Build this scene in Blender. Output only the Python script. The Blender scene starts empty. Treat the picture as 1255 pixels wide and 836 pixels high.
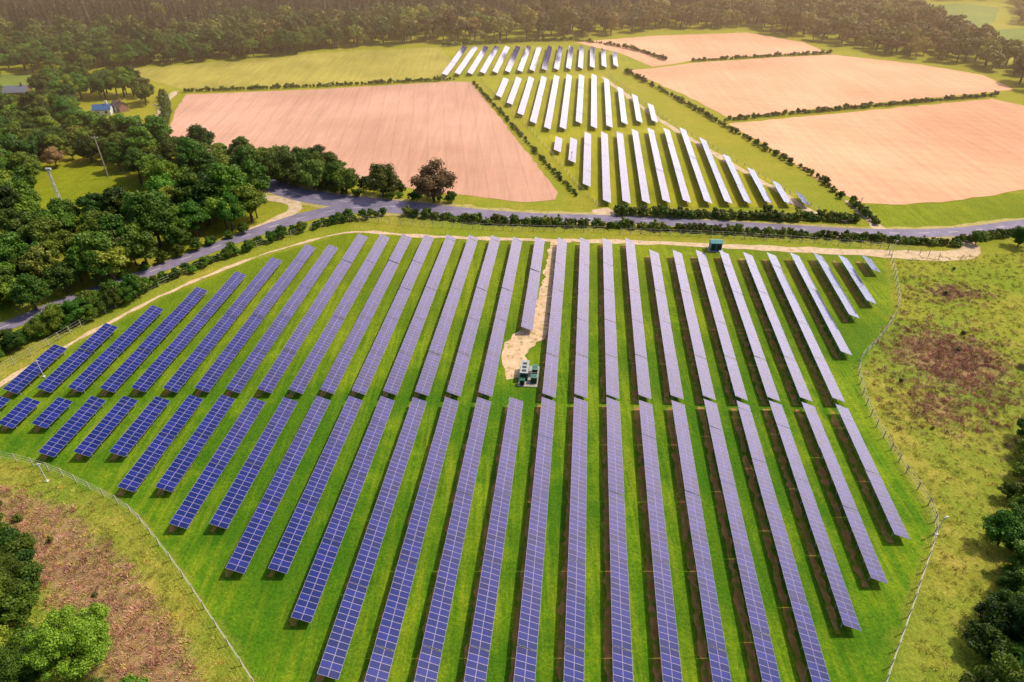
import bpy, math, random
import numpy as np
from mathutils import Vector

random.seed(4)
R = np.random.default_rng(11)
sc = bpy.context.scene
# ------------------------------------------------------------------ survey
H = 90.0; F = 837.0; P = math.radians(34.4)
def G(u, v, z=0.0):
    dx = (u-627.5)/F; dy = (v-418.0)/F
    d = (dx, math.cos(P)-dy*math.sin(P), -math.sin(P)-dy*math.cos(P))
    t = (H-z)/(-d[2])
    return (d[0]*t, d[1]*t)
def GP(pts): return [G(u, v) for u, v in pts]

# ------------------------------------------------------------------ helpers
def link(o, parent=None):
    sc.collection.objects.link(o)
    if parent: o.parent = parent
    return o
def mesh_obj(name, verts, faces, mats=(), midx=None, parent=None, do_link=True, smooth=False):
    me = bpy.data.meshes.new(name)
    me.from_pydata([tuple(map(float, v)) for v in verts], [], [tuple(map(int, f)) for f in faces])
    for m in mats: me.materials.append(m)
    if midx is not None: me.polygons.foreach_set('material_index', np.array(midx, dtype=np.int32))
    if smooth: me.polygons.foreach_set('use_smooth', [True]*len(me.polygons))
    me.update()
    o = bpy.data.objects.new(name, me)
    if do_link: link(o, parent)
    return o
class MB:
    """small mesh builder"""
    def __init__(s): s.v=[]; s.f=[]; s.m=[]
    def box(s, c, d, m=0, rot=0.0, taper=1.0):
        n=len(s.v); cs,sn=math.cos(rot),math.sin(rot)
        for z in (-1,1):
            k = taper if z>0 else 1.0
            for x,y in((-1,-1),(1,-1),(1,1),(-1,1)):
                X=x*d[0]/2*k; Y=y*d[1]/2*k
                s.v.append((c[0]+X*cs-Y*sn, c[1]+X*sn+Y*cs, c[2]+z*d[2]/2))
        for f in((0,3,2,1),(4,5,6,7),(0,1,5,4),(1,2,6,5),(2,3,7,6),(3,0,4,7)):
            s.f.append([n+i for i in f]); s.m.append(m)
    def cyl(s, a, b, r0, r1, m=0, k=7):
        a=Vector(a); b=Vector(b); d=(b-a).normalized()
        x=d.orthogonal().normalized(); y=d.cross(x); n=len(s.v)
        for p,r in((a,r0),(b,r1)):
            for i in range(k):
                t=2*math.pi*i/k
                s.v.append(tuple(p+x*math.cos(t)*r+y*math.sin(t)*r))
        for i in range(k):
            j=(i+1)%k; s.f.append([n+i,n+j,n+k+j,n+k+i]); s.m.append(m)
        s.f.append([n+k+i for i in range(k)]); s.m.append(m)
    def poly(s, pts, m=0):
        n=len(s.v); s.v+= [tuple(p) for p in pts]; s.f.append(list(range(n,n+len(pts)))); s.m.append(m)
    def obj(s, name, mats, parent=None, loc=None, rz=0, **k):
        o=mesh_obj(name, s.v, s.f, mats, s.m, parent, **k)
        if loc is not None: o.location=loc
        o.rotation_euler[2]=rz
        return o
def inpoly(x, y, poly):
    x=np.asarray(x); y=np.asarray(y); ins=np.zeros(x.shape,bool); n=len(poly)
    for i in range(n):
        x1,y1=poly[i]; x2,y2=poly[(i+1)%n]
        if y1==y2: continue
        c=((y1>y)!=(y2>y))&(x<(x2-x1)*(y-y1)/(y2-y1)+x1)
        ins^=c
    return ins
def sdist(x,y,poly,closed=True):
    d=np.full(x.shape,1e9); n=len(poly)
    for i in range(n if closed else n-1):
        x1,y1=poly[i]; x2,y2=poly[(i+1)%n]
        L=(x2-x1)**2+(y2-y1)**2+1e-9
        t=np.clip(((x-x1)*(x2-x1)+(y-y1)*(y2-y1))/L,0,1)
        d=np.minimum(d,np.hypot(x-x1-t*(x2-x1),y-y1-t*(y2-y1)))
    return d
def smooth_path(pts, step=3.0):
    P_=[np.array(p,float) for p in pts]
    P_=[2*P_[0]-P_[1]]+P_+[2*P_[-1]-P_[-2]]
    out=[]
    for i in range(1,len(P_)-2):
        a,b,c,d=P_[i-1:i+3]; n=max(2,int(np.linalg.norm(c-b)/step))
        for k in range(n):
            t=k/n
            out.append(0.5*((2*b)+(-a+c)*t+(2*a-5*b+4*c-d)*t*t+(-a+3*b-3*c+d)*t**3))
    out.append(P_[-2])
    return out

# ------------------------------------------------------------------ materials
def newmat(name, rough=0.9, spec=0.2):
    m=bpy.data.materials.new(name); m.use_nodes=True
    nt=m.node_tree; b=nt.nodes['Principled BSDF']
    b.inputs['Roughness'].default_value=rough
    b.inputs['Specular IOR Level'].default_value=spec
    return m,nt,b
def N(nt,t,**k):
    n=nt.nodes.new(t)
    for a,b in k.items(): setattr(n,a,b)
    return n
def noise(nt, scale, detail=4, rough=0.6, vec=None, dist=0.0):
    n=N(nt,'ShaderNodeTexNoise'); n.inputs['Scale'].default_value=scale
    n.inputs['Detail'].default_value=detail; n.inputs['Roughness'].default_value=rough
    n.inputs['Distortion'].default_value=dist
    if vec is None: vec=pos(nt)
    nt.links.new(vec,n.inputs['Vector']); return n.outputs['Fac']
def pos(nt):
    g=N(nt,'ShaderNodeNewGeometry'); return g.outputs['Position']
def ramp(nt, fac, stops):
    r=N(nt,'ShaderNodeValToRGB'); e=r.color_ramp.elements
    while len(e)<len(stops): e.new(0.5)
    for el,(p,c) in zip(e,stops):
        el.position=p; el.color=(*c,1) if len(c)==3 else c
    nt.links.new(fac,r.inputs[0]); return r.outputs[0]
def val(p): return (p,p,p)
def mix(nt, fac, a, b, mode='MIX'):
    m=N(nt,'ShaderNodeMix',data_type='RGBA',blend_type=mode)
    for s,x in((m.inputs[0],fac),(m.inputs[6],a),(m.inputs[7],b)):
        if isinstance(x,(int,float)): s.default_value=x
        elif isinstance(x,tuple): s.default_value=(*x,1)
        else: nt.links.new(x,s)
    return m.outputs[2]
def math_(nt,op,a,b=None,c=None):
    m=N(nt,'ShaderNodeMath',operation=op)
    for i,x in enumerate((a,b,c)):
        if x is None: continue
        if isinstance(x,(int,float)): m.inputs[i].default_value=x
        else: nt.links.new(x,m.inputs[i])
    return m.outputs[0]
def bump(nt,b,h,strength=0.5,dist=0.3):
    n=N(nt,'ShaderNodeBump'); n.inputs['Strength'].default_value=strength; n.inputs['Distance'].default_value=dist
    nt.links.new(h,n.inputs['Height']); nt.links.new(n.outputs[0],b.inputs['Normal'])
def rotvec(nt, ang, sc_=(1,1,1)):
    m=N(nt,'ShaderNodeMapping'); m.inputs['Rotation'].default_value=(0,0,ang); m.inputs['Scale'].default_value=sc_
    nt.links.new(pos(nt),m.inputs['Vector']); return m.outputs[0]
ROWA=math.atan2(100.5, F/math.cos(P))   # azimuth of the rows, clockwise from +Y

def simple(name,col,rough=0.6,spec=0.3,metal=0.0,var=0.15,scale=3.0):
    m,nt,b=newmat(name,rough,spec)
    c2=tuple(x*(1-var*2) for x in col)
    nt.links.new(ramp(nt,noise(nt,scale),[(0.3,c2),(0.7,col)]),b.inputs['Base Color'])
    b.inputs['Metallic'].default_value=metal
    return m

# ground with attributes lush / brown / far; far paints warm distance haze into the colour
def ground_mat():
    m,nt,b=newmat('grassland',0.95,0.1)
    def at(n):
        a=N(nt,'ShaderNodeAttribute',attribute_name=n); return a.outputs['Fac']
    big=noise(nt,0.035,5,0.6); mid=noise(nt,0.22,6,0.7); fine=noise(nt,1.9,5,0.75); vf=noise(nt,6.0,3,0.8)
    streak=noise(nt,1.0,4,0.6,rotvec(nt,ROWA,(0.9,0.03,1)))
    rough_=ramp(nt,mid,[(0.28,(0.14,0.18,0.020)),(0.5,(0.30,0.30,0.04)),(0.72,(0.48,0.39,0.09))])
    rough_=mix(nt,ramp(nt,big,[(0.4,val(0)),(0.62,val(1))]),rough_,(0.17,0.27,0.022))
    lush=ramp(nt,mid,[(0.3,(0.045,0.13,0.004)),(0.52,(0.10,0.23,0.006)),(0.72,(0.24,0.34,0.014))])
    lush=mix(nt,ramp(nt,streak,[(0.42,val(0)),(0.62,val(0.8))]),lush,(0.23,0.31,0.014))
    lush=mix(nt,ramp(nt,big,[(0.42,val(0)),(0.58,val(0.8))]),lush,(0.045,0.155,0.005))
    edge=math_(nt,'ADD',at('lush'),math_(nt,'MULTIPLY',math_(nt,'SUBTRACT',mid,0.5),1.1))
    c=mix(nt,ramp(nt,edge,[(0.38,val(0)),(0.62,val(1))]),rough_,lush)
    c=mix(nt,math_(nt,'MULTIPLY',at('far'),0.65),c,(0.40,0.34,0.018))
    be=math_(nt,'ADD',at('brown'),math_(nt,'MULTIPLY',math_(nt,'SUBTRACT',fine,0.5),1.6))
    c=mix(nt,ramp(nt,be,[(0.4,val(0)),(0.85,val(0.85))]),c,mix(nt,fine,(0.24,0.13,0.08),(0.48,0.29,0.19)))
    c=mix(nt,1.0,c,ramp(nt,fine,[(0.3,val(0.55)),(0.65,val(1.2))]),'MULTIPLY')
    c=mix(nt,1.0,c,ramp(nt,vf,[(0.3,val(0.65)),(0.7,val(1.25))]),'MULTIPLY')
    nt.links.new(c,b.inputs['Base Color'])
    bump(nt,b,math_(nt,'ADD',fine,mid),0.6,0.5)
    return m
M_GROUND=ground_mat()

def plough_mat(name,ang,tint=(1,1,1)):
    m,nt,b=newmat(name,0.95,0.1)
    w=N(nt,'ShaderNodeTexWave',wave_type='BANDS',bands_direction='X'); w.inputs['Scale'].default_value=0.045
    w.inputs['Distortion'].default_value=0.9; w.inputs['Detail'].default_value=2; w.inputs['Detail Scale'].default_value=0.3
    nt.links.new(rotvec(nt,ang),w.inputs['Vector'])
    tram=ramp(nt,w.outputs['Fac'],[(0.0,val(0.90)),(0.04,val(1)),(0.9,val(1)),(1.0,val(1.03))])
    st=noise(nt,1.0,4,0.65,rotvec(nt,ang,(0.5,0.02,1)))
    A=tuple(x*t for x,t in zip((0.50,0.31,0.205),tint)); B=tuple(x*t for x,t in zip((0.68,0.45,0.315),tint))
    c=ramp(nt,noise(nt,0.012,6,0.6),[(0.34,A),(0.64,B)])
    c=mix(nt,1.0,c,tram,'MULTIPLY')
    c=mix(nt,1.0,c,ramp(nt,st,[(0.3,val(0.86)),(0.7,val(1.05))]),'MULTIPLY')
    c=mix(nt,1.0,c,ramp(nt,noise(nt,1.3,5,0.8),[(0.3,val(0.85)),(0.7,val(1.08))]),'MULTIPLY')
    nt.links.new(c,b.inputs['Base Color']); bump(nt,b,st,0.4,0.2)
    return m
def field_mat(name,a,bb,ang):
    m,nt,b=newmat(name,0.95,0.1)
    st=noise(nt,1.0,4,0.65,rotvec(nt,ang,(0.5,0.03,1)))
    c=ramp(nt,noise(nt,0.03,6,0.65),[(0.3,a),(0.7,bb)])
    c=mix(nt,1.0,c,ramp(nt,st,[(0.3,val(0.8)),(0.7,val(1.1))]),'MULTIPLY')
    c=mix(nt,1.0,c,ramp(nt,noise(nt,0.9,5,0.8),[(0.3,val(0.75)),(0.7,val(1.15))]),'MULTIPLY')
    nt.links.new(c,b.inputs['Base Color']); return m
def dirt_mat(name,a,bb,g=(0.56,0.66),gc=(0.16,0.2,0.03)):
    m,nt,b=newmat(name,0.95,0.1)
    c=ramp(nt,noise(nt,0.5,6,0.7),[(0.35,a),(0.62,bb)])
    c=mix(nt,ramp(nt,noise(nt,0.7,5,0.7),[(g[0],val(0)),(g[1],val(0.85))]),c,gc)
    nt.links.new(c,b.inputs['Base Color']); return m
M_TRACK=dirt_mat('gravel',(0.46,0.34,0.22),(0.62,0.48,0.33))
M_DIRT=dirt_mat('sandy_soil',(0.48,0.33,0.20),(0.66,0.49,0.33),(0.53,0.64))
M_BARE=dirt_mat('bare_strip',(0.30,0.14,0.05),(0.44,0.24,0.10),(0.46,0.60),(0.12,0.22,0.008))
def asphalt():
    m,nt,b=newmat('asphalt',0.8,0.3)
    c=ramp(nt,noise(nt,0.25,6,0.6),[(0.3,(0.15,0.13,0.20)),(0.7,(0.24,0.21,0.31))])
    c=mix(nt,1.0,c,ramp(nt,noise(nt,4,3,0.8),[(0.3,val(0.85)),(0.7,val(1.1))]),'MULTIPLY')
    nt.links.new(c,b.inputs['Base Color']); return m
M_ROAD=asphalt()
M_WHITE=simple('white_paint',(0.8,0.8,0.78),0.6,var=0.06)

def leaf_mat(name, dark, light, trans=0.2):
    m,nt,b=newmat(name,0.6,0.25)
    oi=N(nt,'ShaderNodeObjectInfo'); g=N(nt,'ShaderNodeNewGeometry')
    f=math_(nt,'ADD',math_(nt,'MULTIPLY',oi.outputs['Random'],0.55),math_(nt,'MULTIPLY',g.outputs['Random Per Island'],0.45))
    c=ramp(nt,f,[(0.05,dark),(0.55,tuple((x+y)/2 for x,y in zip(dark,light))),(0.95,light)])
    hs=N(nt,'ShaderNodeHueSaturation')
    nt.links.new(math_(nt,'MULTIPLY_ADD',math_(nt,'FRACT',math_(nt,'MULTIPLY',oi.outputs['Random'],37.3)),0.07,0.450),hs.inputs['Hue'])
    nt.links.new(math_(nt,'MULTIPLY_ADD',math_(nt,'FRACT',math_(nt,'MULTIPLY',oi.outputs['Random'],91.7)),0.95,0.55),hs.inputs['Value'])
    nt.links.new(c,hs.inputs['Color'])
    nt.links.new(hs.outputs[0],b.inputs['Base Color'])
    if trans>0:
        t=N(nt,'ShaderNodeBsdfTranslucent'); nt.links.new(hs.outputs[0],t.inputs['Color'])
        ms=N(nt,'ShaderNodeMixShader'); ms.inputs[0].default_value=trans
        nt.links.new(b.outputs[0],ms.inputs[1]); nt.links.new(t.outputs[0],ms.inputs[2])
        nt.links.new(ms.outputs[0],nt.nodes['Material Output'].inputs[0])
    return m
L_DECID=leaf_mat('leaves_oak',(0.018,0.062,0.006),(0.13,0.25,0.016))
L_LIGHT=leaf_mat('leaves_willow',(0.05,0.11,0.012),(0.22,0.33,0.03))
L_FAR=leaf_mat('leaves_far_hazed',(0.060,0.066,0.010),(0.32,0.27,0.035),0)  # warm tone of the hazy distance put into the leaf colour
L_FARG=leaf_mat('leaves_far_green',(0.022,0.050,0.007),(0.15,0.20,0.02),0)
L_CONI=leaf_mat('needles',(0.016,0.028,0.012),(0.085,0.085,0.032),0)
L_HEDGE=leaf_mat('leaves_hedge',(0.045,0.085,0.009),(0.16,0.21,0.026),0)
L_BRIGHT=leaf_mat('leaves_bright',(0.05,0.14,0.008),(0.24,0.42,0.03))
L_OLIVE=leaf_mat('leaves_olive',(0.24,0.18,0.07),(0.46,0.35,0.14))
L_GRASS=leaf_mat('grass_blades',(0.22,0.26,0.025),(0.56,0.49,0.10),0)
L_BRACKEN=leaf_mat('bracken_fronds',(0.24,0.12,0.07),(0.58,0.36,0.23),0)
M_BARK=simple('bark',(0.14,0.10,0.07),0.9,var=0.25)

# ------------------------------------------------------------------ foliage prototypes
def leafquads(c,n,size,rng):
    k=len(c)
    n=n/np.linalg.norm(n,axis=1,keepdims=True)
    a=rng.normal(size=(k,3)); a-= (a*n).sum(1,keepdims=True)*n; a/=np.linalg.norm(a,axis=1,keepdims=True)
    b=np.cross(n,a); s=size*(0.6+0.8*rng.random((k,1)))/2
    v=np.stack([c-a*s-b*s*0.6,c+a*s*0.2-b*s,c+a*s+b*s*0.5,c-a*s*0.3+b*s],1).reshape(-1,3)
    f=np.arange(k*4).reshape(-1,4)
    return v,f
def ico():
    t=(1+5**.5)/2
    v=np.array([(-1,t,0),(1,t,0),(-1,-t,0),(1,-t,0),(0,-1,t),(0,1,t),(0,-1,-t),(0,1,-t),(t,0,-1),(t,0,1),(-t,0,-1),(-t,0,1)],float)
    v/=np.linalg.norm(v[0])
    f=[(0,11,5),(0,5,1),(0,1,7),(0,7,10),(0,10,11),(1,5,9),(5,11,4),(11,10,2),(10,7,6),(7,1,8),(3,9,4),(3,4,2),(3,2,6),(3,6,8),(3,8,9),(4,9,5),(2,4,11),(6,2,10),(8,6,7),(9,8,1)]
    return v,f
ICO=ico()
def tree(name,h,cr,nleaf,lsize,mat,seed,nclump=18,trunk_h=0.2,squash=0.62,core=0.68,link_=False,cl_r=(0.26,0.44)):
    rng=np.random.default_rng(seed); mb=MB()
    base=h*trunk_h; cz=base+(h-base)*0.52; hz=(h-base)*0.5
    mb.cyl((0,0,-0.2),(0,0,cz),0.035*h,0.015*h,0)
    cl=[];
    for i in range(nclump):
        th=i*2.399+rng.random()*0.8; zz=rng.uniform(-0.85,0.95); rr=math.sqrt(max(0.05,1-zz*zz))*rng.uniform(0.45,0.9)
        r=cr*rng.uniform(*cl_r)
        c=np.array([math.cos(th)*rr*cr,math.sin(th)*rr*cr,cz+zz*hz*0.75])
        cl.append((c,r))
        if i%2==0: mb.cyl((0,0,base+(cz-base)*rng.random()),tuple(c*0.85+np.array([0,0,0.15*c[2]])),0.012*h,0.004*h,0,5)
    cl.append((np.array([0,0,cz]),cr*0.5))
    V=np.array(mb.v); Fs=list(mb.f); Mi=list(mb.m)
    vs=[V]; off=len(V)
    for c,r in cl:
        v=ICO[0]*r*core*(0.85+0.3*rng.random((12,1))); v[:,2]*=squash+0.2
        vs.append(v+c); Fs+= [[off+i for i in f] for f in ICO[1]]; Mi+=[1]*20; off+=12
    w=np.array([r*r for c,r in cl]); w/=w.sum()
    idx=rng.choice(len(cl),nleaf,p=w)
    C=np.array([c for c,r in cl])[idx]; Rr=np.array([r for c,r in cl])[idx]
    d=rng.normal(size=(nleaf,3)); d/=np.linalg.norm(d,axis=1,keepdims=True)
    d[:,2]=np.where(d[:,2]<-0.3,-d[:,2],d[:,2])
    dd=d*(Rr*(0.70+0.55*rng.random(nleaf)**1.5))[:,None]; dd[:,2]*=squash+0.25
    v,f=leafquads(C+dd,d+rng.normal(size=d.shape)*0.5,lsize,rng)
    vs.append(v); Fs+= (f+off).tolist(); Mi+=[1]*nleaf
    return mesh_obj(name,np.concatenate(vs),Fs,[M_BARK,mat],Mi,do_link=link_)
def conifer(name,h,cr,nleaf,lsize,mat,seed):
    rng=np.random.default_rng(seed); mb=MB(); mb.cyl((0,0,-0.2),(0,0,h*0.97),0.02*h,0.004*h,0)
    V=np.array(mb.v); Fs=list(mb.f); Mi=list(mb.m); off=len(V)
    t=rng.random(nleaf)**0.7; z=h*(0.98-0.83*t)
    tier=0.75+0.25*np.cos(z*2*math.pi/(h*0.11))
    r=cr*t*tier*(0.6+0.45*rng.random(nleaf)); th=rng.random(nleaf)*2*math.pi
    c=np.stack([r*np.cos(th),r*np.sin(th),z-0.25*r],1)
    n=np.stack([np.cos(th)*0.6,np.sin(th)*0.6,np.ones(nleaf)*0.8],1)+rng.normal(size=(nleaf,3))*0.4
    v,f=leafquads(c,n,lsize,rng)
    return mesh_obj(name,np.concatenate([V,v]),Fs+(f+off).tolist(),[M_BARK,mat],Mi+[1]*nleaf,do_link=False)
def tuft(name,h,w,n,mat,seed):
    rng=np.random.default_rng(seed); v=[];f=[]
    for i in range(n):
        th=rng.random()*6.28; r=w*rng.random()**.5; x,y=r*math.cos(th),r*math.sin(th)
        lx,ly=(rng.normal()*0.5*h+x*0.4,rng.normal()*0.5*h+y*0.4); hh=h*rng.uniform(.4,1.0); b=rng.random()*6.28
        bx,by=math.cos(b)*0.05*h/0.5,math.sin(b)*0.05*h/0.5; k=len(v)
        v+=[(x-bx,y-by,0),(x+bx,y+by,0),(x+bx*.6+lx*.5,y+by*.6+ly*.5,hh*.6),(x-bx*.6+lx*.5,y-by*.6+ly*.5,hh*.6),(x+lx,y+ly,hh)]
        f+=[(k,k+1,k+2,k+3),(k+3,k+2,k+4)]
    return mesh_obj(name,v,f,[mat],do_link=False)

def coll(name,objs):
    c=bpy.data.collections.new(name)
    for o in objs: c.objects.link(o)
    return c
C_WOOD=coll('broadleaf_set',[tree('broadleaf_%d'%i,[12,14,10,13,11,9][i],[5.2,6.0,4.6,4.8,5.8,4.2][i],4600,0.48,[L_DECID,L_DECID,L_LIGHT,L_DECID,L_DECID,L_HEDGE][i],20+i,nclump=[24,32,20,26,30,20][i],cl_r=(0.17,0.36)) for i in range(6)])
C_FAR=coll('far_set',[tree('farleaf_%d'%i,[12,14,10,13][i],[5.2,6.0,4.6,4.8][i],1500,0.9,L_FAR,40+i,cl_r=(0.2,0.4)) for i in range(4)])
C_FARG=coll('far_green_set',[tree('fargreen_%d'%i,[12,14,10,13][i],[5.2,6.0,4.6,4.8][i],1500,0.9,L_FARG,45+i,cl_r=(0.2,0.4)) for i in range(4)])
C_CONI=coll('conifer_set',[conifer('conifer_%d'%i,[18,22,16][i],[3.0,3.4,2.9][i],1300,0.95,L_CONI,50+i) for i in range(3)])
C_BUSH=coll('bush_set',[tree('shrub_%d'%i,[2.6,3.2,2.2][i],[1.7,1.9,1.6][i],700,0.36,L_HEDGE,60+i,nclump=9,trunk_h=0.05) for i in range(3)])
C_BUSHB=coll('thicket_set',[tree('thicket_%d'%i,[5,6.5,4][i],[2.9,3.4,2.6][i],3600,0.28,L_DECID,70+i,nclump=20,trunk_h=0.08,cl_r=(0.18,0.38)) for i in range(3)])
C_GRASS=coll('tuft_set',[tuft('tuft_%d'%i,0.42,0.55,26,L_GRASS,80+i) for i in range(3)])
C_BRACK=coll('bracken_set',[tuft('bracken_%d'%i,0.5,0.7,30,L_BRACKEN,90+i) for i in range(3)])

def gn(collection):
    ng=bpy.data.node_groups.new('scatter_'+collection.name,'GeometryNodeTree')
    ng.interface.new_socket('Geometry',in_out='INPUT',socket_type='NodeSocketGeometry')
    ng.interface.new_socket('Geometry',in_out='OUTPUT',socket_type='NodeSocketGeometry')
    n=ng.nodes; l=ng.links
    gi=n.new('NodeGroupInput'); go=n.new('NodeGroupOutput'); ip=n.new('GeometryNodeInstanceOnPoints')
    ci=n.new('GeometryNodeCollectionInfo'); ci.inputs['Collection'].default_value=collection
    ci.inputs['Separate Children'].default_value=True; ci.inputs['Reset Children'].default_value=True
    def na(nm,t):
        a=n.new('GeometryNodeInputNamedAttribute'); a.data_type=t; a.inputs['Name'].default_value=nm
        return a.outputs[0]
    e=n.new('FunctionNodeEulerToRotation')
    l.new(na('rot','FLOAT_VECTOR'),e.inputs[0]); l.new(gi.outputs[0],ip.inputs['Points'])
    l.new(ci.outputs[0],ip.inputs['Instance']); ip.inputs['Pick Instance'].default_value=True
    l.new(na('idx','INT'),ip.inputs['Instance Index']); l.new(e.outputs[0],ip.inputs['Rotation'])
    l.new(na('scl','FLOAT_VECTOR'),ip.inputs['Scale']); l.new(ip.outputs[0],go.inputs[0])
    return ng
GN={}
def scatter(name,pts,collection,smin,smax,tilt=0.06,zvar=0.15):
    pts=np.asarray(pts,float)
    if len(pts)==0: return
    if pts.shape[1]==2: pts=np.c_[pts,np.zeros(len(pts))]
    k=len(pts); me=bpy.data.meshes.new(name); me.from_pydata(pts.tolist(),[],[])
    s=R.uniform(smin,smax,k); S=np.stack([s,s,s*R.uniform(1-zvar,1+zvar,k)],1)
    rt=np.stack([R.normal(0,tilt,k),R.normal(0,tilt,k),R.uniform(0,6.283,k)],1)
    a=me.attributes.new('scl','FLOAT_VECTOR','POINT'); a.data.foreach_set('vector',S.ravel())
    a=me.attributes.new('rot','FLOAT_VECTOR','POINT'); a.data.foreach_set('vector',rt.ravel())
    a=me.attributes.new('idx','INT','POINT'); a.data.foreach_set('value',R.integers(0,5000,k).astype(np.int32)%len(collection.objects))
    o=bpy.data.objects.new(name,me); link(o)
    if collection.name not in GN: GN[collection.name]=gn(collection)
    md=o.modifiers.new('scatter','NODES'); md.node_group=GN[collection.name]
    return o
def fillpoly(poly,step,jit=0.45,excl=(),keep=1.0):
    xs=[p[0] for p in poly]; ys=[p[1] for p in poly]
    X,Y=np.meshgrid(np.arange(min(xs),max(xs),step),np.arange(min(ys),max(ys),step))
    X=X.ravel()+R.uniform(-jit,jit,X.size)*step; Y=Y.ravel()+R.uniform(-jit,jit,Y.size)*step
    m=inpoly(X,Y,poly)&(R.random(X.size)<keep)
    for e in excl: m&=~inpoly(X,Y,e)
    return np.stack([X[m],Y[m]],1)
def alongpath(pts,step,width):
    sp=np.array(smooth_path(pts,step)); k=len(sp)
    reps=max(1,int(round(width/1.3)))
    out=[]
    for r in range(reps):
        out.append(sp+R.normal(0,width*0.22,(k,2)))
    return np.concatenate(out)

# ------------------------------------------------------------------ flat sheets
def sheet(name,pts,mat,z,jit=0.35,world=False,step=4):
    P_=pts if world else GP(pts); out=[]
    n=len(P_)
    for i in range(n):
        a=np.array(P_[i]); b=np.array(P_[(i+1)%n]); L=np.linalg.norm(b-a); k=max(1,int(L/step))
        for j in range(k):
            out.append(a+(b-a)*j/k+(R.normal(0,jit,2) if j else 0))
    return mesh_obj(name,[(p[0],p[1],z) for p in out],[list(range(len(out)))],[mat])
def strip(name,pts,width,mat,z,jit=0.0,world=False,step=3):
    sp=np.array(smooth_path(pts if world else GP(pts),step))
    t=np.gradient(sp,axis=0); t/=np.linalg.norm(t,axis=1,keepdims=True); nrm=np.stack([-t[:,1],t[:,0]],1)
    k=len(sp); w=width if hasattr(width,'__len__') else [width,width]
    W=np.interp(np.linspace(0,1,k),np.linspace(0,1,len(w)),w)[:,None]/2
    A=sp+nrm*(W+R.normal(0,jit,(k,1))); B=sp-nrm*(W+R.normal(0,jit,(k,1)))
    v=[(*p,z) for p in A]+[(*p,z) for p in B]
    f=[(i,k+i,k+i+1,i+1) for i in range(k-1)]
    return mesh_obj(name,v,f,[mat])

# ------------------------------------------------------------------ ground
main_px=[(-150,540),(-60,505),(0,474),(90,424),(200,364),(300,322),(430,284),(700,294),(1085,314),(1095,380),(1052,450),(1067,510),(1110,580),(1145,640),(1085,836),(1060,950),(380,950),(310,836),(220,700),(160,625),(60,575),(0,560),(-150,560)]
main=GP(main_px)
xs=np.concatenate([[-4000,-2500,-1500,-900,-600,-450],np.arange(-330,331,2.5),[450,600,900,1500,2500,4000]])
ys=np.concatenate([[-1500,-600,-200,-60],np.arange(-10,500,2.5),np.arange(505,720,10),[800,1000,1400,2200,4000,7000]])
X,Y=np.meshgrid(xs,ys); nx,ny=len(xs),len(ys)
xf,yf=X.ravel(),Y.ravel()
me=bpy.data.meshes.new('ground')
ii=np.arange(nx*ny).reshape(ny,nx)
fc=np.stack([ii[:-1,:-1],ii[:-1,1:],ii[1:,1:],ii[1:,:-1]],-1).reshape(-1,4)
me.from_pydata(np.stack([xf,yf,np.zeros_like(xf)],1).tolist(),[],fc.tolist())
d=sdist(xf,yf,main); sd=np.where(inpoly(xf,yf,main),d,-d)
lush=np.clip(0.5+sd/8,0,1)
verge=GP([(1060,250),(1255,236),(1500,215),(1500,262),(1255,268),(1190,278),(1080,280)])
clear=GP([(35,200),(120,200),(200,240),(215,280),(50,300)])
for pg in (verge,clear,GP([(200,112),(232,112),(205,180),(186,178)])):
    lush=np.maximum(lush,inpoly(xf,yf,pg)*0.8)
brown=np.zeros_like(xf)
for (u,v,rx,ry,s) in [(1165,440,75,42,0.95),(1150,500,50,30,.65),(1165,358,45,12,.75),(1230,470,40,60,.5),(1210,540,40,40,.4)]:
    cx,cy=G(u,v); ax=abs(G(u+rx,v)[0]-cx); ay=abs(G(u,v-ry)[1]-cy)
    brown=np.maximum(brown,s*np.exp(-((xf-cx)/ax)**2-((yf-cy)/ay)**2))
bl=GP([(-100,590),(0,595),(85,620),(170,700),(235,790),(262,860),(120,860),(60,740),(0,680),(-100,660)])
dd=sdist(xf,yf,bl); brown=np.maximum(brown,np.clip(0.45+np.where(inpoly(xf,yf,bl),dd,-dd)/7,0,0.88))
far=np.clip((yf-110)/170,0,1)*(yf<3000)  # haze tint for the grass colour, growing with distance
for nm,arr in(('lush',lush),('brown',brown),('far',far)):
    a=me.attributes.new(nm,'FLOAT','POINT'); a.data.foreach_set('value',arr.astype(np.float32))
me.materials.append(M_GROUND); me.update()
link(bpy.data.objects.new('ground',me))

PA=plough_mat('ploughed_soil',-ROWA,(1.0,0.87,0.90)); PB=plough_mat('dry_soil',-1.2,(1.24,1.03,0.90))
sheet('ploughed_field',[(228,116),(400,109),(553,100),(577,101),(605,135),(640,180),(684,236),(680,245),(640,248),(590,242),(540,236),(400,215),(300,190),(207,180),(206,160),(215,135)],PA,0.05)
sheet('ploughed_field',[(705,52),(800,44),(915,40),(985,52),(1013,64),(940,68),(852,74),(800,82),(762,66)],PB,0.05)
sheet('ploughed_field',[(768,86),(800,84),(852,77),(940,71),(1018,67),(1120,78),(1205,92),(1243,110),(1205,114),(1050,129),(892,144),(842,118)],PB,0.05)
sheet('ploughed_field',[(892,152),(1050,137),(1215,121),(1300,140),(1420,175),(1255,232),(1180,245),(1110,251),(1055,249),(1005,222),(950,185)],PB,0.05)
sheet('meadow',[(140,86),(300,74),(400,64),(538,58),(552,72),(548,94),(400,104),(225,110),(185,98)],field_mat('hay_grass',(0.30,0.26,0.045),(0.48,0.40,0.08),-1.3),0.03)
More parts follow.
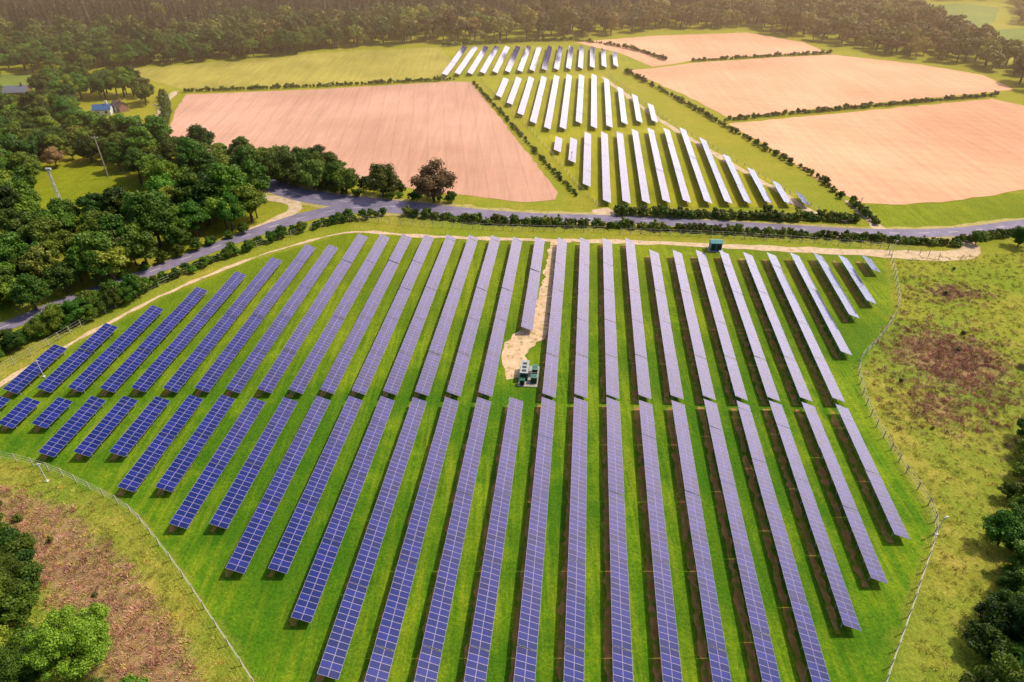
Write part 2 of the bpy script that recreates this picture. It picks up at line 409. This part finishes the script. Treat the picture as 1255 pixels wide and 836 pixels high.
sheet('meadow',[(1110,8),(1180,4),(1225,10),(1218,28),(1170,38),(1130,22)],field_mat('pasture',(0.14,0.20,0.03),(0.24,0.28,0.05),0.4),0.03)
sheet('meadow',[(1190,38),(1260,34),(1330,52),(1330,92),(1255,72),(1215,62)],bpy.data.materials['pasture'],0.03)
sheet('meadow',[(-30,92),(60,90),(90,100),(40,112),(-30,108)],bpy.data.materials['pasture'],0.03)
sheet('meadow',[(590,97),(735,90),(800,135),(880,185),(990,246),(985,254),(735,253),(700,222),(640,155)],field_mat('array_grass',(0.22,0.25,0.010),(0.42,0.37,0.022),-ROWA),0.02)
sheet('meadow',[(545,60),(740,54),(800,72),(735,86),(590,94),(548,90)],bpy.data.materials['array_grass'],0.01)

# roads and tracks
road_px=[(280,206),(300,214),(330,226),(370,239),(430,248),(500,255),(570,262),(650,267),(740,268.5),(850,274),(960,280),(1050,285),(1130,286),(1190,283),(1260,274),(1400,258)]
side_px=[(480,253),(425,256),(370,267),(310,286),(240,312),(180,335),(120,356),(60,378),(20,395),(-100,440)]
strip('road',road_px,[8,9,10,10,8,6,5.6,5.6,5.6,5.6,5.6,5.6,6],M_ROAD,0.09)
strip('road',side_px,[10,7,5.6,5.2,5.0,5.0],M_ROAD,0.08)
strip('dirt_verge',road_px,[12,14,14,12,9.5,8.5,9,9,8,8],dirt_mat('verge_soil',(0.30,0.27,0.08),(0.46,0.38,0.15)),0.06,jit=0.5)
for rp in (road_px,side_px):
    sp=np.array(smooth_path(GP(rp),1.0)); mb=MB()
    for i in range(0,len(sp)-3,9):
        a,b=sp[i],sp[i+3]; t=(b-a)/np.linalg.norm(b-a); n=np.array([-t[1],t[0]])*0.07
        mb.poly([(*(a-n),0.1),(*(b-n),0.1),(*(b+n),0.1),(*(a+n),0.1)])
    mb.obj('road_marking',[M_WHITE])
strip('gravel_track',[(322,242),(352,246),(362,256),(340,270),(300,286)],[4,4,5,4],M_TRACK,0.07,jit=0.3)
strip('gravel_track',[(-20,484),(60,437),(130,398),(210,357),(300,320),(370,298),(435,284.5),(520,290),(620,293),(700,295.5)],[1.2,1.2,1.2,1.2,1.5,2,2.2],M_TRACK,0.045,jit=0.25)
strip('gravel_track',[(690,295),(780,297),(850,300),(950,305),(1080,311),(1150,314),(1185,311),(1190,303),(1170,290)],[2.4,2.4,3,3.5,6,6],M_TRACK,0.05,jit=0.3)
strip('dirt_path',[(681,296),(677,320),(671,350),(666,380),(657,402),(641,420),(630,440),(640,462)],[3.0,3,2.8,3.5,7,6.5,5],M_DIRT,0.055,jit=0.45,step=1.5)
strip('dirt_path',[(738,94),(800,141),(880,191),(960,238),(990,258),(1040,272)],[2.5,2.5,3],M_TRACK,0.055,jit=0.3)
strip('dirt_path',[(1040,246),(1058,262),(1080,282)],[3,3],M_TRACK,0.065,jit=0.3)
strip('dirt_path',[(735,256),(742,262),(748,270)],[6,8],M_TRACK,0.07,jit=0.3)
strip('dirt_path',[(215,112),(200,130),(190,155),(180,182)],[3,3],M_TRACK,0.055,jit=0.3)

# ------------------------------------------------------------------ solar arrays
def glass():
    m,nt,b=newmat('solar_glass',0.12,0.5)
    g=N(nt,'ShaderNodeNewGeometry')
    c=ramp(nt,g.outputs['Random Per Island'],[(0.0,(0.004,0.012,0.105)),(0.6,(0.006,0.016,0.15)),(1.0,(0.014,0.022,0.19))])
    nt.links.new(c,b.inputs['Base Color'])
    return m
M_GLASS=glass()
M_FRAME=simple('aluminium_frame',(0.30,0.27,0.42),0.45,0.5,0.0,0.05)
M_STEEL=simple('galvanised_steel',(0.42,0.42,0.44),0.5,0.5,0.0,0.1)
D=np.array([math.sin(ROWA),math.cos(ROWA),0]); Lr=np.array([math.cos(ROWA),-math.sin(ROWA),0]); Zv=np.array([0,0,1.0])
BOXF=np.array([(0,3,2,1),(4,5,6,7),(0,1,5,4),(1,2,6,5),(2,3,7,6),(3,0,4,7)])
def boxes(C,A,B,Cn,ha,hb,hc):
    out=[]
    for z in(-1,1):
        for x,y in((-1,-1),(1,-1),(1,1),(-1,1)):
            out.append(C+A*(x*ha)+B*(y*hb)+Cn*(z*hc))
    v=np.stack(out,1).reshape(-1,3); n=len(C)
    f=(BOXF[None]+np.arange(n)[:,None,None]*8).reshape(-1,4)
    return v,f
def solar_row(pa,pb):
    a=np.array([*pa,0.0]); b=np.array([*pb,0.0]); L=float((b-a)@D)
    nm=int(L/1.02)
    if nm<2: return
    Vs=[];Fs=[];Ms=[];off=0
    def add(v,f,m):
        nonlocal off
        Vs.append(v);Fs.append(f+off);Ms.append(np.full(len(f),m));off+=len(v)
    per=14; s0=0.0; k=0
    while k<nm:
        q=min(per,nm-k); tl=math.radians(21+R.normal(0,0.8)); zc=1.7+R.normal(0,0.04)
        ac=Lr*math.cos(tl)-Zv*math.sin(tl); nn=Lr*math.sin(tl)+Zv*math.cos(tl)
        ss=s0+(np.arange(q)+0.5)*1.02
        base=a+D*ss[:,None]+Zv*zc
        for t in(-0.745,0.745):
            C=base+ac*t
            v,f=boxes(C,D,ac,nn,0.504,0.732,0.02); add(v,f,1)
            g=np.stack([C+D*x*0.474+ac*y*0.702+nn*0.024 for x,y in((-1,-1),(-1,1),(1,1),(1,-1))],1).reshape(-1,3)
            add(g,np.arange(len(g)).reshape(-1,4)[:,::-1],0)
        mid=a+D*(s0+q*0.51)+Zv*zc
        C=np.array([mid+ac*t-nn*0.08 for t in(-1.1,-0.4,0.4,1.1)])
        v,f=boxes(C,D,ac,nn,q*0.51,0.03,0.04); add(v,f,2)
        ps=s0+np.arange(1.2,q*1.02,3.0)
        for t in(-0.9,0.9):
            top=zc-t*math.sin(tl)-0.1
            C=a+D*ps[:,None]+Lr*(t*math.cos(tl))+Zv*(top/2-0.05)
            v,f=boxes(C,D,Lr,Zv,0.05,0.05,top/2+0.05); add(v,f,2)
        s0+=q*1.02+0.10; k+=q
    v=np.concatenate(Vs); f=np.concatenate(Fs)
    mesh_obj('solar_panel_row',v,f,[M_GLASS,M_FRAME,M_STEEL],np.concatenate(Ms))
def rowseg(u485,vt,vb,bare=False):
    zc=1.7
    def at(v): 
        u=728+(u485-728)*(v+155)/640.0
        return G(u,v,zc)
    solar_row(at(vb),at(vt))
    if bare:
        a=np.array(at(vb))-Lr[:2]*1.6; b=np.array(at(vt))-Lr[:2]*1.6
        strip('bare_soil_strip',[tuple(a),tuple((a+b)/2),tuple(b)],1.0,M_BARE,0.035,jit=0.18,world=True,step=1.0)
ups={1:(424,480),2:(398,478),3:(375,478),4:(353,478),5:(334,478),6:(318,478),7:(302,478),8:(302,479),9:(288,479),28:(312,433),29:(312,388),30:(313,370),31:(314,332),17:(292,403)}
for i in range(10,28):
    if i not in ups: ups[i]=(289+(i-10)*0.45 if i<22 else 308+(i-22)*0.6, 480+(i-10)*0.6)
lows={0:(487,493),1:(486,503),2:(487,522),3:(487,522),4:(486,557),5:(486,557),6:(486,557),7:(486,600),8:(486,600),9:(487,645),10:(487,645),11:(487,700),12:(487,700),13:(487,760),14:(487,830),25:(494,770),26:(495,712),27:(497,658),24:(493,850),23:(492,905)}
for i in range(15,23): lows[i]=(487.5+(i-15)*0.6,930)
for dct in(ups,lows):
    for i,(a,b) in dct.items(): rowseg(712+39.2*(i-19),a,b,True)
def far_row(u,v,vt,vb):
    rowseg(728+(u-728)*640.0/(v+155),vt,vb)
for u,v,vt,vb in [(683,185,168,185),(701,198,170,198),(719,227,163,227),(744,247,163,247),(768,248,162,248),(792,248,160,248),(817,247,158,247),(842,247,158,247),(868,248,158,248),(893,248,170,248),(917,248,190,248),(942,248,206,248),(966,249,222,249),(988,250,236,250)]: far_row(u,v,vt,vb)
tops={-7:(96,118),-6:(95,127),-5:(95,140),-4:(94,150),-3:(93,157),-2:(92,157),-1:(92,150),0:(92,156),1:(97,155),2:(108,151),3:(116,149),4:(128,149)}
for k,(vt,vb) in tops.items(): far_row(728+k*15.3,95,vt,vb)
for k in range(-12,3):
    far_row(726+k*14.1,75,57+max(0,k)*3,(92-(k+13)*0.75))

# ------------------------------------------------------------------ fences, poles
M_POST=simple('timber_post',(0.55,0.50,0.40),0.8,var=0.2)
M_WIRE=simple('fence_wire',(0.50,0.48,0.44),0.5,var=0.05)
def fence(px,step=3.0,h=2.0,rails=(0.6,1.3,1.95),r=0.07,wr=0.022):
    sp=np.array(smooth_path(GP(px),step)); mb=MB()
    for p in sp:
        mb.box((p[0],p[1],h/2),(r*2,r*2,h+0.05),0)
    for a,b in zip(sp[:-1],sp[1:]):
        for z in rails: mb.cyl((*a,z),(*b,z),wr,wr,1,4)
    mb.obj('fence',[M_POST,M_WIRE])
fence([(-40,480),(0,457),(60,424),(130,384),(220,340),(300,308),(370,286),(430,272),(520,278),(640,283),(740,285)])
fence([(1088,306),(1097,345),(1099,382),(1075,420),(1052,450),(1067,510),(1110,580),(1145,640),(1125,720),(1085,836),(1060,920)])
fence([(-60,560),(0,562),(60,577),(110,600),(160,628),(195,668),(225,708),(265,768),(312,840),(350,910)])
fence([(760,287),(900,292),(1088,306),(1150,318)])
fence([(590,100),(650,160),(712,232),(735,254)],4,1.4,(0.5,1.2))
fence([(745,92),(806,140),(886,189),(968,238),(1003,258)],4,1.4,(0.5,1.2))
M_POLE=simple('painted_steel',(0.68,0.68,0.66),0.5)
def cctv(u,v,h=4.5):
    x,y=G(u,v); mb=MB()
    mb.cyl((0,0,0),(0,0,h),0.09,0.07,0,8); mb.box((0,0,0.1),(0.5,0.5,0.25),0)
    mb.box((0.25,-0.1,h-0.15),(0.5,0.16,0.16),0,0.3); mb.box((-0.1,-0.2,h-0.4),(0.3,0.2,0.4),1); mb.cyl((0,0,h-0.1),(0.3,0,h-0.05),0.03,0.03,0,5)
    mb.obj('camera_pole',[M_POLE,M_STEEL],loc=(x,y,0))
for q in[(1147,655),(1093,312),(54,462),(58,590),(1052,258),(700,200),(640,175)]: cctv(*q)
def upole(u,v,h=9,r=0.16):
    x,y=G(u,v); mb=MB(); mb.cyl((0,0,-.1),(0,0,h),r,r*0.75,0,8)
    mb.box((0,0,h-0.5),(2.4,0.16,0.18),0)
    for xx in(-1,0,1): mb.cyl((xx,0,h-0.4),(xx,0,h-0.05),0.08,0.05,1,6)
    mb.cyl((-0.8,0,h-0.5),(0,0,h-1.3),0.04,0.04,0,4); mb.cyl((0.8,0,h-0.5),(0,0,h-1.3),0.04,0.04,0,4)
    mb.obj('utility_pole',[M_POST,M_POLE],loc=(x,y,0))
upole(133,218,15,0.22); upole(196,150,8)
x,y=G(80,262); mb=MB(); h=14.5
for k in range(8):
    z0,z1=h*k/8,h*(k+1)/8; w0,w1=0.5-0.35*k/8,0.5-0.35*(k+1)/8
    cs=[(-1,-1),(1,-1),(1,1),(-1,1)]
    for i,(a,b) in enumerate(cs):
        mb.cyl((a*w0,b*w0,z0),(a*w1,b*w1,z1),0.08,0.08,0,5)
        a2,b2=cs[(i+1)%4]; mb.cyl((a*w0,b*w0,z0),(a2*w1,b2*w1,z1),0.05,0.05,0,4)
mb.box((0.2,0,h+0.3),(1.6,0.5,0.6),0); mb.obj('lattice_mast',[M_POLE],loc=(x,y,0))

# ------------------------------------------------------------------ inverter station
M_GREEN=simple('green_paint',(0.03,0.13,0.10),0.45,0.4); M_CONC=simple('concrete',(0.42,0.40,0.37),0.9)
M_DARK=simple('dark_louvre',(0.03,0.035,0.04),0.5); M_ROOFW=simple('grey_roof',(0.34,0.40,0.42),0.5)
M_ROOFG=simple('green_roof',(0.05,0.19,0.15),0.5)
M_TEAL=simple('teal_paint',(0.03,0.24,0.28),0.45,0.4)
def empty(name,loc,rz=0,s=1.0):
    e=bpy.data.objects.new(name,None); link(e); e.location=loc; e.rotation_euler[2]=rz; e.scale=(s,s,s); return e
x,y=G(648,464); e=empty('inverter_station',(x,y,0),-ROWA,0.86)
mb=MB(); mb.box((0,0.8,0.08),(5.0,8.6,0.24)); mb.obj('concrete_pad',[M_CONC],e)
mb=MB(); mb.box((-1.15,1.4,1.35),(1.9,5.2,2.3),0); mb.box((-1.15,1.4,2.56),(2.1,5.4,0.12),1)
for k in range(4): mb.box((-1.15,-1.22,0.8+k*0.4),(1.4,0.06,0.22),2)
for k in range(5): mb.box((-0.18,-0.7+k*0.95,1.5),(0.05,0.6,1.5),2)
for k in range(3): mb.box((-1.15,-0.3+k*1.5,2.70),(1.0,0.6,0.16),2)
mb.obj('inverter_cabin',[M_GREEN,M_ROOFW,M_DARK],e)
def cab(name,cx,cy,w,dd_,hh):
    mb=MB(); mb.box((cx,cy,0.2+hh/2),(w,dd_,hh),0); mb.box((cx,cy,0.2+hh+0.05),(w+0.12,dd_+0.12,0.1),1)
    for k in range(7): mb.box((cx-w/2+0.12+k*(w-0.24)/6,cy-dd_/2-0.12,0.2+hh*0.5),(0.05,0.24,hh*0.75),2)
    for k in(-1,0,1): mb.cyl((cx+k*w*0.28,cy,hh+0.3),(cx+k*w*0.28,cy,hh+0.65),0.09,0.06,1,6)
    mb.obj(name,[M_GREEN,M_ROOFG,M_DARK],e)
cab('transformer',1.4,-1.3,1.5,1.5,1.6); cab('switchgear',1.4,2.2,1.3,2.2,1.8); cab('meter_cabinet',-1.4,-2.6,1.1,0.9,1.4)
mb=MB()
for i in range(5): mb.box((0.35+i*0.55,0.6,0.9),(0.05,0.05,1.3),0)
mb.box((1.45,0.6,1.5),(2.3,0.05,0.06),0); mb.obj('handrail',[M_POLE],e)
x,y=G(876,306); e=empty('substation_kiosk',(x,y,0),-0.05)
mb=MB(); mb.box((0,0,0.1),(4.2,3.4,0.2),2); mb.box((0,0,1.4),(3.2,2.4,2.4),0)
mb.poly([(-1.75,-1.4,2.62),(1.75,-1.4,2.62),(1.75,0,3.1),(-1.75,0,3.1)],1); mb.poly([(-1.75,0,3.1),(1.75,0,3.1),(1.75,1.4,2.62),(-1.75,1.4,2.62)],1)
mb.poly([(1.7,-1.3,2.6),(1.7,1.3,2.6),(1.7,0,3.08)],0); mb.poly([(-1.7,-1.3,2.6),(-1.7,0,3.08),(-1.7,1.3,2.6)],0)
for xx in(-0.75,0.75): mb.box((xx,-1.23,1.3),(1.2,0.06,1.9),3)
mb.obj('kiosk_body',[M_TEAL,M_TEAL,M_CONC,M_DARK],e)

# ------------------------------------------------------------------ houses
M_BRICK=simple('brick',(0.36,0.20,0.14),0.9,var=0.15); M_TILE=simple('roof_tiles',(0.20,0.13,0.12),0.8,var=0.2); M_SLATE=simple('slate',(0.20,0.22,0.28),0.6,var=0.1)
M_WIN=simple('window_glass',(0.05,0.07,0.09),0.1,0.6); M_BLUE=simple('blue_sheet',(0.06,0.16,0.36),0.5)
def house(u,v,w,dp,h,rz,wall,roof,name='brick_house'):
    x,y=G(u,v); e=empty(name,(x,y,0),rz)
    mb=MB(); mb.box((0,0,h/2),(w,dp,h)); mb.poly([(w/2,-dp/2,h),(w/2,dp/2,h),(w/2,0,h+dp*0.38)]); mb.poly([(-w/2,-dp/2,h),(-w/2,0,h+dp*0.38),(-w/2,dp/2,h)]); mb.obj('walls',[wall],e)
    mb=MB(); o=0.4; hr=h+dp*0.38+0.06; z0=h-0.25
    for s in(-1,1):
        mb.poly([(-w/2-o,s*(dp/2+o),z0),(w/2+o,s*(dp/2+o),z0),(w/2+o,0,hr),(-w/2-o,0,hr)][::s])
        mb.poly([(-w/2-o,s*(dp/2+o),z0+.15),(w/2+o,s*(dp/2+o),z0+.15),(w/2+o,0,hr+.15),(-w/2-o,0,hr+.15)][::s])
    mb.obj('roof',[roof],e)
    mb=MB(); mb.box((w*0.3,0,hr+0.5),(0.9,0.7,1.8)); mb.obj('chimney',[wall],e)
    mb=MB(); nn=max(2,int(w/2.8))
    for s in(-1,1):
        for zz in([1.4] if h<4 else [1.4,3.9]):
            for i in range(nn): mb.box((-w/2+(i+0.5)*w/nn,s*(dp/2+0.02),zz),(1.1,0.08,1.1))
    mb.obj('windows',[M_WIN],e)
    mb=MB(); mb.box((0.2,-dp/2-0.04,1.05),(0.95,0.1,2.1)); mb.obj('door',[M_WHITE],e)
house(128,140,7,4.5,2.6,0.2,M_WHITE,M_BLUE,'bungalow'); house(148,136,6,4.5,2.6,-0.5,M_BRICK,M_TILE)
house(22,119,12,6,3.0,0.15,M_BRICK,M_SLATE,'farm_building')
house(1128,22,12,8,5.2,0.3,M_WHITE,M_TILE,'farmhouse'); house(1178,42,12,7,4,0.1,M_BRICK,M_TILE,'farmhouse')

# ------------------------------------------------------------------ woods
clr=GP([(38,200),(120,200),(198,240),(205,272),(130,280),(55,292),(44,240)])
yard=GP([(95,122),(175,122),(200,165),(160,172),(100,168)]); yard2=GP([(-10,105),(50,105),(60,145),(0,145)])
lw=GP([(-300,112),(60,104),(185,116),(180,150),(176,186),(230,200),(316,232),(326,248),(312,276),(240,307),(150,344),(60,376),(-10,400),(-300,490)])
scatter('woodland',fillpoly(lw,6.1,excl=(clr,yard,yard2)),C_WOOD,0.58,1.15)
roadx=GP([(1100,0),(1240,0),(1245,30),(1215,45),(1160,44),(1110,24)]); m3=GP([(1185,32),(1265,30),(1400,50),(1400,100),(1255,82),(1205,64)])
tw=GP([(-700,85),(0,84),(-10,60),(140,82),(300,70),(400,60),(540,53),(700,47),(800,38),(920,34),(1020,56),(1205,84),(1260,112),(1400,160),(1900,200),(2400,-60),(-1100,-60)])
pts=fillpoly(tw,9,excl=(roadx,m3))
cn=GP([(-900,60),(0,52),(200,50),(330,36),(560,30),(760,26),(900,18),(900,-30),(500,-40),(-900,-40)])
ic=inpoly(pts[:,0],pts[:,1],cn); mixed=ic&(R.random(len(pts))<0.88)
rest=pts[~mixed]; gz=rest[:,0]+R.normal(0,60,len(rest))<-60
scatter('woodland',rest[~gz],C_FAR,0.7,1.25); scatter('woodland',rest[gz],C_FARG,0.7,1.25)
cp=np.concatenate([pts[mixed],pts[mixed]+R.normal(0,3.5,(mixed.sum(),2))])
scatter('conifer_plantation',cp,C_CONI,0.7,1.1)
gb=GP([(-200,92),(0,90),(130,88),(310,72),(420,60),(400,48),(250,52),(100,62),(-200,62)])
scatter('woodland',fillpoly(gb,8.0),C_WOOD,0.7,1.05)
# field corner trees
tb=GP([(240,190),(300,194),(345,200),(400,212),(440,226),(425,240),(370,230),(320,218),(262,206)])
scatter('tree_belt',fillpoly(tb,5.5),C_WOOD,0.55,0.9)
scatter('thicket',fillpoly(GP([(240,196),(345,205),(440,226),(500,234),(565,244),(560,250),(480,246),(425,242),(370,232),(262,208)]),3.6,keep=0.8),C_BUSHB,0.4,0.75)
ind=[(470,242,0.95,L_HEDGE,'oak_tree'),(532,247,1.15,L_OLIVE,'ash_tree'),(425,236,0.75,L_DECID,'oak_tree'),(350,226,1.0,L_DECID,'oak_tree'),(385,232,0.9,L_HEDGE,'oak_tree'),(103,818,0.92,L_BRIGHT,'lime_tree'),(12,735,0.7,L_DECID,'oak_tree'),(-30,775,1.0,L_DECID,'oak_tree'),(15,868,0.8,L_DECID,'oak_tree'),(1195,300,0.35,L_DECID,'hawthorn_tree'),(1247,302,0.5,L_DECID,'hawthorn_tree'),(70,205,0.6,L_OLIVE,'ash_tree'),(1290,610,0.7,L_DECID,'oak_tree'),(1262,790,0.75,L_DECID,'oak_tree')]
for i,(u,v,s,m,nm) in enumerate(ind):
    near = v>600
    o=tree(nm,12,6.0,30000 if near else 5000,0.20 if near else 0.45,m,200+i,nclump=80 if near else 22,trunk_h=0.08,link_=True,cl_r=(0.10,0.25) if near else (0.2,0.4))
    x,y=G(u,v); o.location=(x,y,0); o.scale=(s,s,s)
# near thickets
scatter('thicket',fillpoly(GP([(-150,630),(-20,640),(30,680),(62,745),(50,860),(-150,900)]),3.3),C_BUSHB,0.5,1.2)
scatter('thicket',fillpoly(GP([(0,840),(130,832),(190,846),(215,930),(0,930)]),3.4),C_BUSHB,0.5,1.0)
scatter('thicket',fillpoly(GP([(1262,520),(1236,600),(1220,680),(1202,770),(1186,860),(1180,960),(1500,960),(1450,520)]),3.3),C_BUSHB,0.5,1.15)
scatter('thicket',fillpoly(GP([(1270,330),(1262,420),(1262,520),(1450,520),(1420,330)]),6,keep=0.5),C_BUSHB,0.4,0.9)
def hedge(px,w=1.6,s=(0.6,0.95),c=C_BUSH,step=1.6):
    scatter('hedge',alongpath(GP(px),step,w),c,*s)
hedge([(758,263),(900,267),(1047,271)],2.6,(0.7,1.1))
hedge([(500,264),(580,272),(650,275),(760,279),(900,286),(1050,294),(1172,301)],2.2,(0.5,0.9))
hedge([(228,113),(400,106),(555,98)],1.2,(0.4,0.8)); hedge([(850,75.5),(940,70),(1016,66)],1.2,(0.4,0.8)); hedge([(890,148),(1050,133),(1218,118)],1.5,(0.45,0.85))
hedge([(766,88),(835,125),(905,165),(962,197),(1000,217),(1030,243)],1.6,(0.35,0.9),step=2.2); hedge([(580,102),(640,168),(672,205),(706,240)],1.3,(0.3,0.65),step=2.2)
hedge([(1043,250),(1075,276)],1.5)
hedge([(165,362),(230,334),(300,308),(360,287),(420,272),(470,264)],3.0,(0.3,0.65),C_BUSHB,2.6)
hedge([(-60,466),(0,436),(50,412),(110,388),(165,362)],6,(0.5,0.95),C_BUSHB,3)
hedge([(130,348),(200,322),(260,300),(300,286)],2,(0.4,0.7),C_BUSHB,4)
hedge([(545,57),(620,53),(700,50),(770,60),(815,74)],1.2,(0.4,0.9)); hedge([(1175,296),(1255,288),(1350,280)],2,(0.5,0.9))
hedge([(200,118),(205,140),(196,175)],2,(0.6,1.2))

# rough grass tufts
def tufts(name,px,step,c,smin,smax,keep=1):
    scatter(name,fillpoly(GP(px),step,keep=keep),c,smin,smax,0.15,0.3)
tufts('rough_grass',[(1095,318),(1260,310),(1420,420),(1500,900),(1110,900),(1150,640),(1115,580),(1072,510),(1058,450),(1102,385)],1.2,C_GRASS,0.5,1.25,0.7)
tufts('rough_grass',[(-100,565),(0,567),(58,580),(155,632),(215,708),(305,842),(350,930),(200,930),(-100,700)],1.0,C_GRASS,0.5,1.2,0.8)
tufts('rough_grass',[(-40,470),(60,420),(220,336),(370,282),(430,268),(640,280),(1085,302),(1085,292),(760,276),(560,270),(430,264),(300,300),(160,360),(0,440)],1.4,C_GRASS,0.5,1.0,0.6)
bx=[]
for (u,v,rx,ry,n) in [(1165,440,75,42,1000),(1150,500,50,30,250),(1165,358,45,14,220),(1225,500,50,60,200)]:
    cx,cy=G(u,v); ax=abs(G(u+rx,v)[0]-cx)*0.6; ay=abs(G(u,v-ry)[1]-cy)*0.6
    bx.append(np.stack([R.normal(cx,ax,n),R.normal(cy,ay,n)],1))
bx=np.concatenate(bx); bx=bx[~inpoly(bx[:,0],bx[:,1],main)]
scatter('bracken',bx,C_BRACK,0.5,1.2,0.15)
scatter('bracken',fillpoly(bl,0.95,keep=0.7),C_BRACK,0.6,1.3,0.15)
# a few scattered shrubs in the rough ground
sh=np.concatenate([fillpoly(GP([(1110,330),(1250,320),(1250,520),(1215,640),(1180,800),(1140,800),(1160,640),(1090,500)]),9,keep=0.22),fillpoly(bl,6,keep=0.25)])
scatter('shrubs',sh,C_BUSH,0.25,0.6)

# ------------------------------------------------------------------ warm evening haze (real air volume over the countryside)
mb=MB(); mb.box((0,1610,74),(5200,2800,152))
hm=bpy.data.materials.new('haze_air'); hm.use_nodes=True; nt=hm.node_tree
nt.nodes.remove(nt.nodes['Principled BSDF'])
vs_=nt.nodes.new('ShaderNodeVolumeScatter'); vs_.inputs['Color'].default_value=(1,0.68,0.40,1); vs_.inputs['Density'].default_value=0.0007; vs_.inputs['Anisotropy'].default_value=0.3
nt.links.new(vs_.outputs[0],nt.nodes['Material Output'].inputs['Volume'])
mb.obj('haze',[hm])

# ------------------------------------------------------------------ light & camera
AZ=math.radians(68); EL=math.radians(54)
s=Vector((math.sin(AZ)*math.cos(EL),math.cos(AZ)*math.cos(EL),math.sin(EL)))
ld=bpy.data.lights.new('sun','SUN'); ld.energy=4.2; ld.angle=math.radians(1.0); ld.color=(1,0.86,0.64)
lo=bpy.data.objects.new('sun',ld); link(lo); lo.rotation_euler=(-s).to_track_quat('-Z','Y').to_euler()
w=bpy.data.worlds.new('World'); sc.world=w; w.use_nodes=True; nt=w.node_tree
sk=nt.nodes.new('ShaderNodeTexSky'); sk.sky_type='NISHITA'; sk.sun_disc=False; sk.sun_elevation=EL; sk.sun_rotation=AZ
sk.dust_density=2.0; sk.air_density=1.0
bg=nt.nodes['Background']; nt.links.new(sk.outputs[0],bg.inputs[0]); bg.inputs[1].default_value=0.12
# added warm glow patch low in the sky, shaped to whiten reflections in distant panels
ga,ge=math.radians(24),math.radians(6)
tc=nt.nodes.new('ShaderNodeTexCoord'); dt=nt.nodes.new('ShaderNodeVectorMath'); dt.operation='DOT_PRODUCT'
nrm=nt.nodes.new('ShaderNodeVectorMath'); nrm.operation='NORMALIZE'; nt.links.new(tc.outputs['Generated'],nrm.inputs[0])
nt.links.new(nrm.outputs[0],dt.inputs[0]); dt.inputs[1].default_value=(math.sin(ga)*math.cos(ge),math.cos(ga)*math.cos(ge),math.sin(ge))
cr=nt.nodes.new('ShaderNodeValToRGB'); nt.links.new(dt.outputs['Value'],cr.inputs[0]); cr.color_ramp.interpolation='EASE'
cr.color_ramp.elements[0].position=0.68; cr.color_ramp.elements[0].color=(0,0,0,1)
cr.color_ramp.elements[1].position=0.98; cr.color_ramp.elements[1].color=(1,0.72,0.60,1)
bg2=nt.nodes.new('ShaderNodeBackground'); nt.links.new(cr.outputs[0],bg2.inputs[0]); bg2.inputs[1].default_value=6.5
ad=nt.nodes.new('ShaderNodeAddShader'); nt.links.new(bg.outputs[0],ad.inputs[0]); nt.links.new(bg2.outputs[0],ad.inputs[1])
nt.links.new(ad.outputs[0],nt.nodes['World Output'].inputs[0])
cd=bpy.data.cameras.new('camera'); cd.sensor_width=36; cd.lens=36*F/1255; cd.clip_end=12000; cd.clip_start=0.5
co=bpy.data.objects.new('camera',cd); link(co); co.location=(0,0,H); co.rotation_euler=(math.pi/2-P,0,0)
sc.camera=co
sc.view_settings.view_transform='Standard'; sc.view_settings.look='None'; sc.view_settings.exposure=0
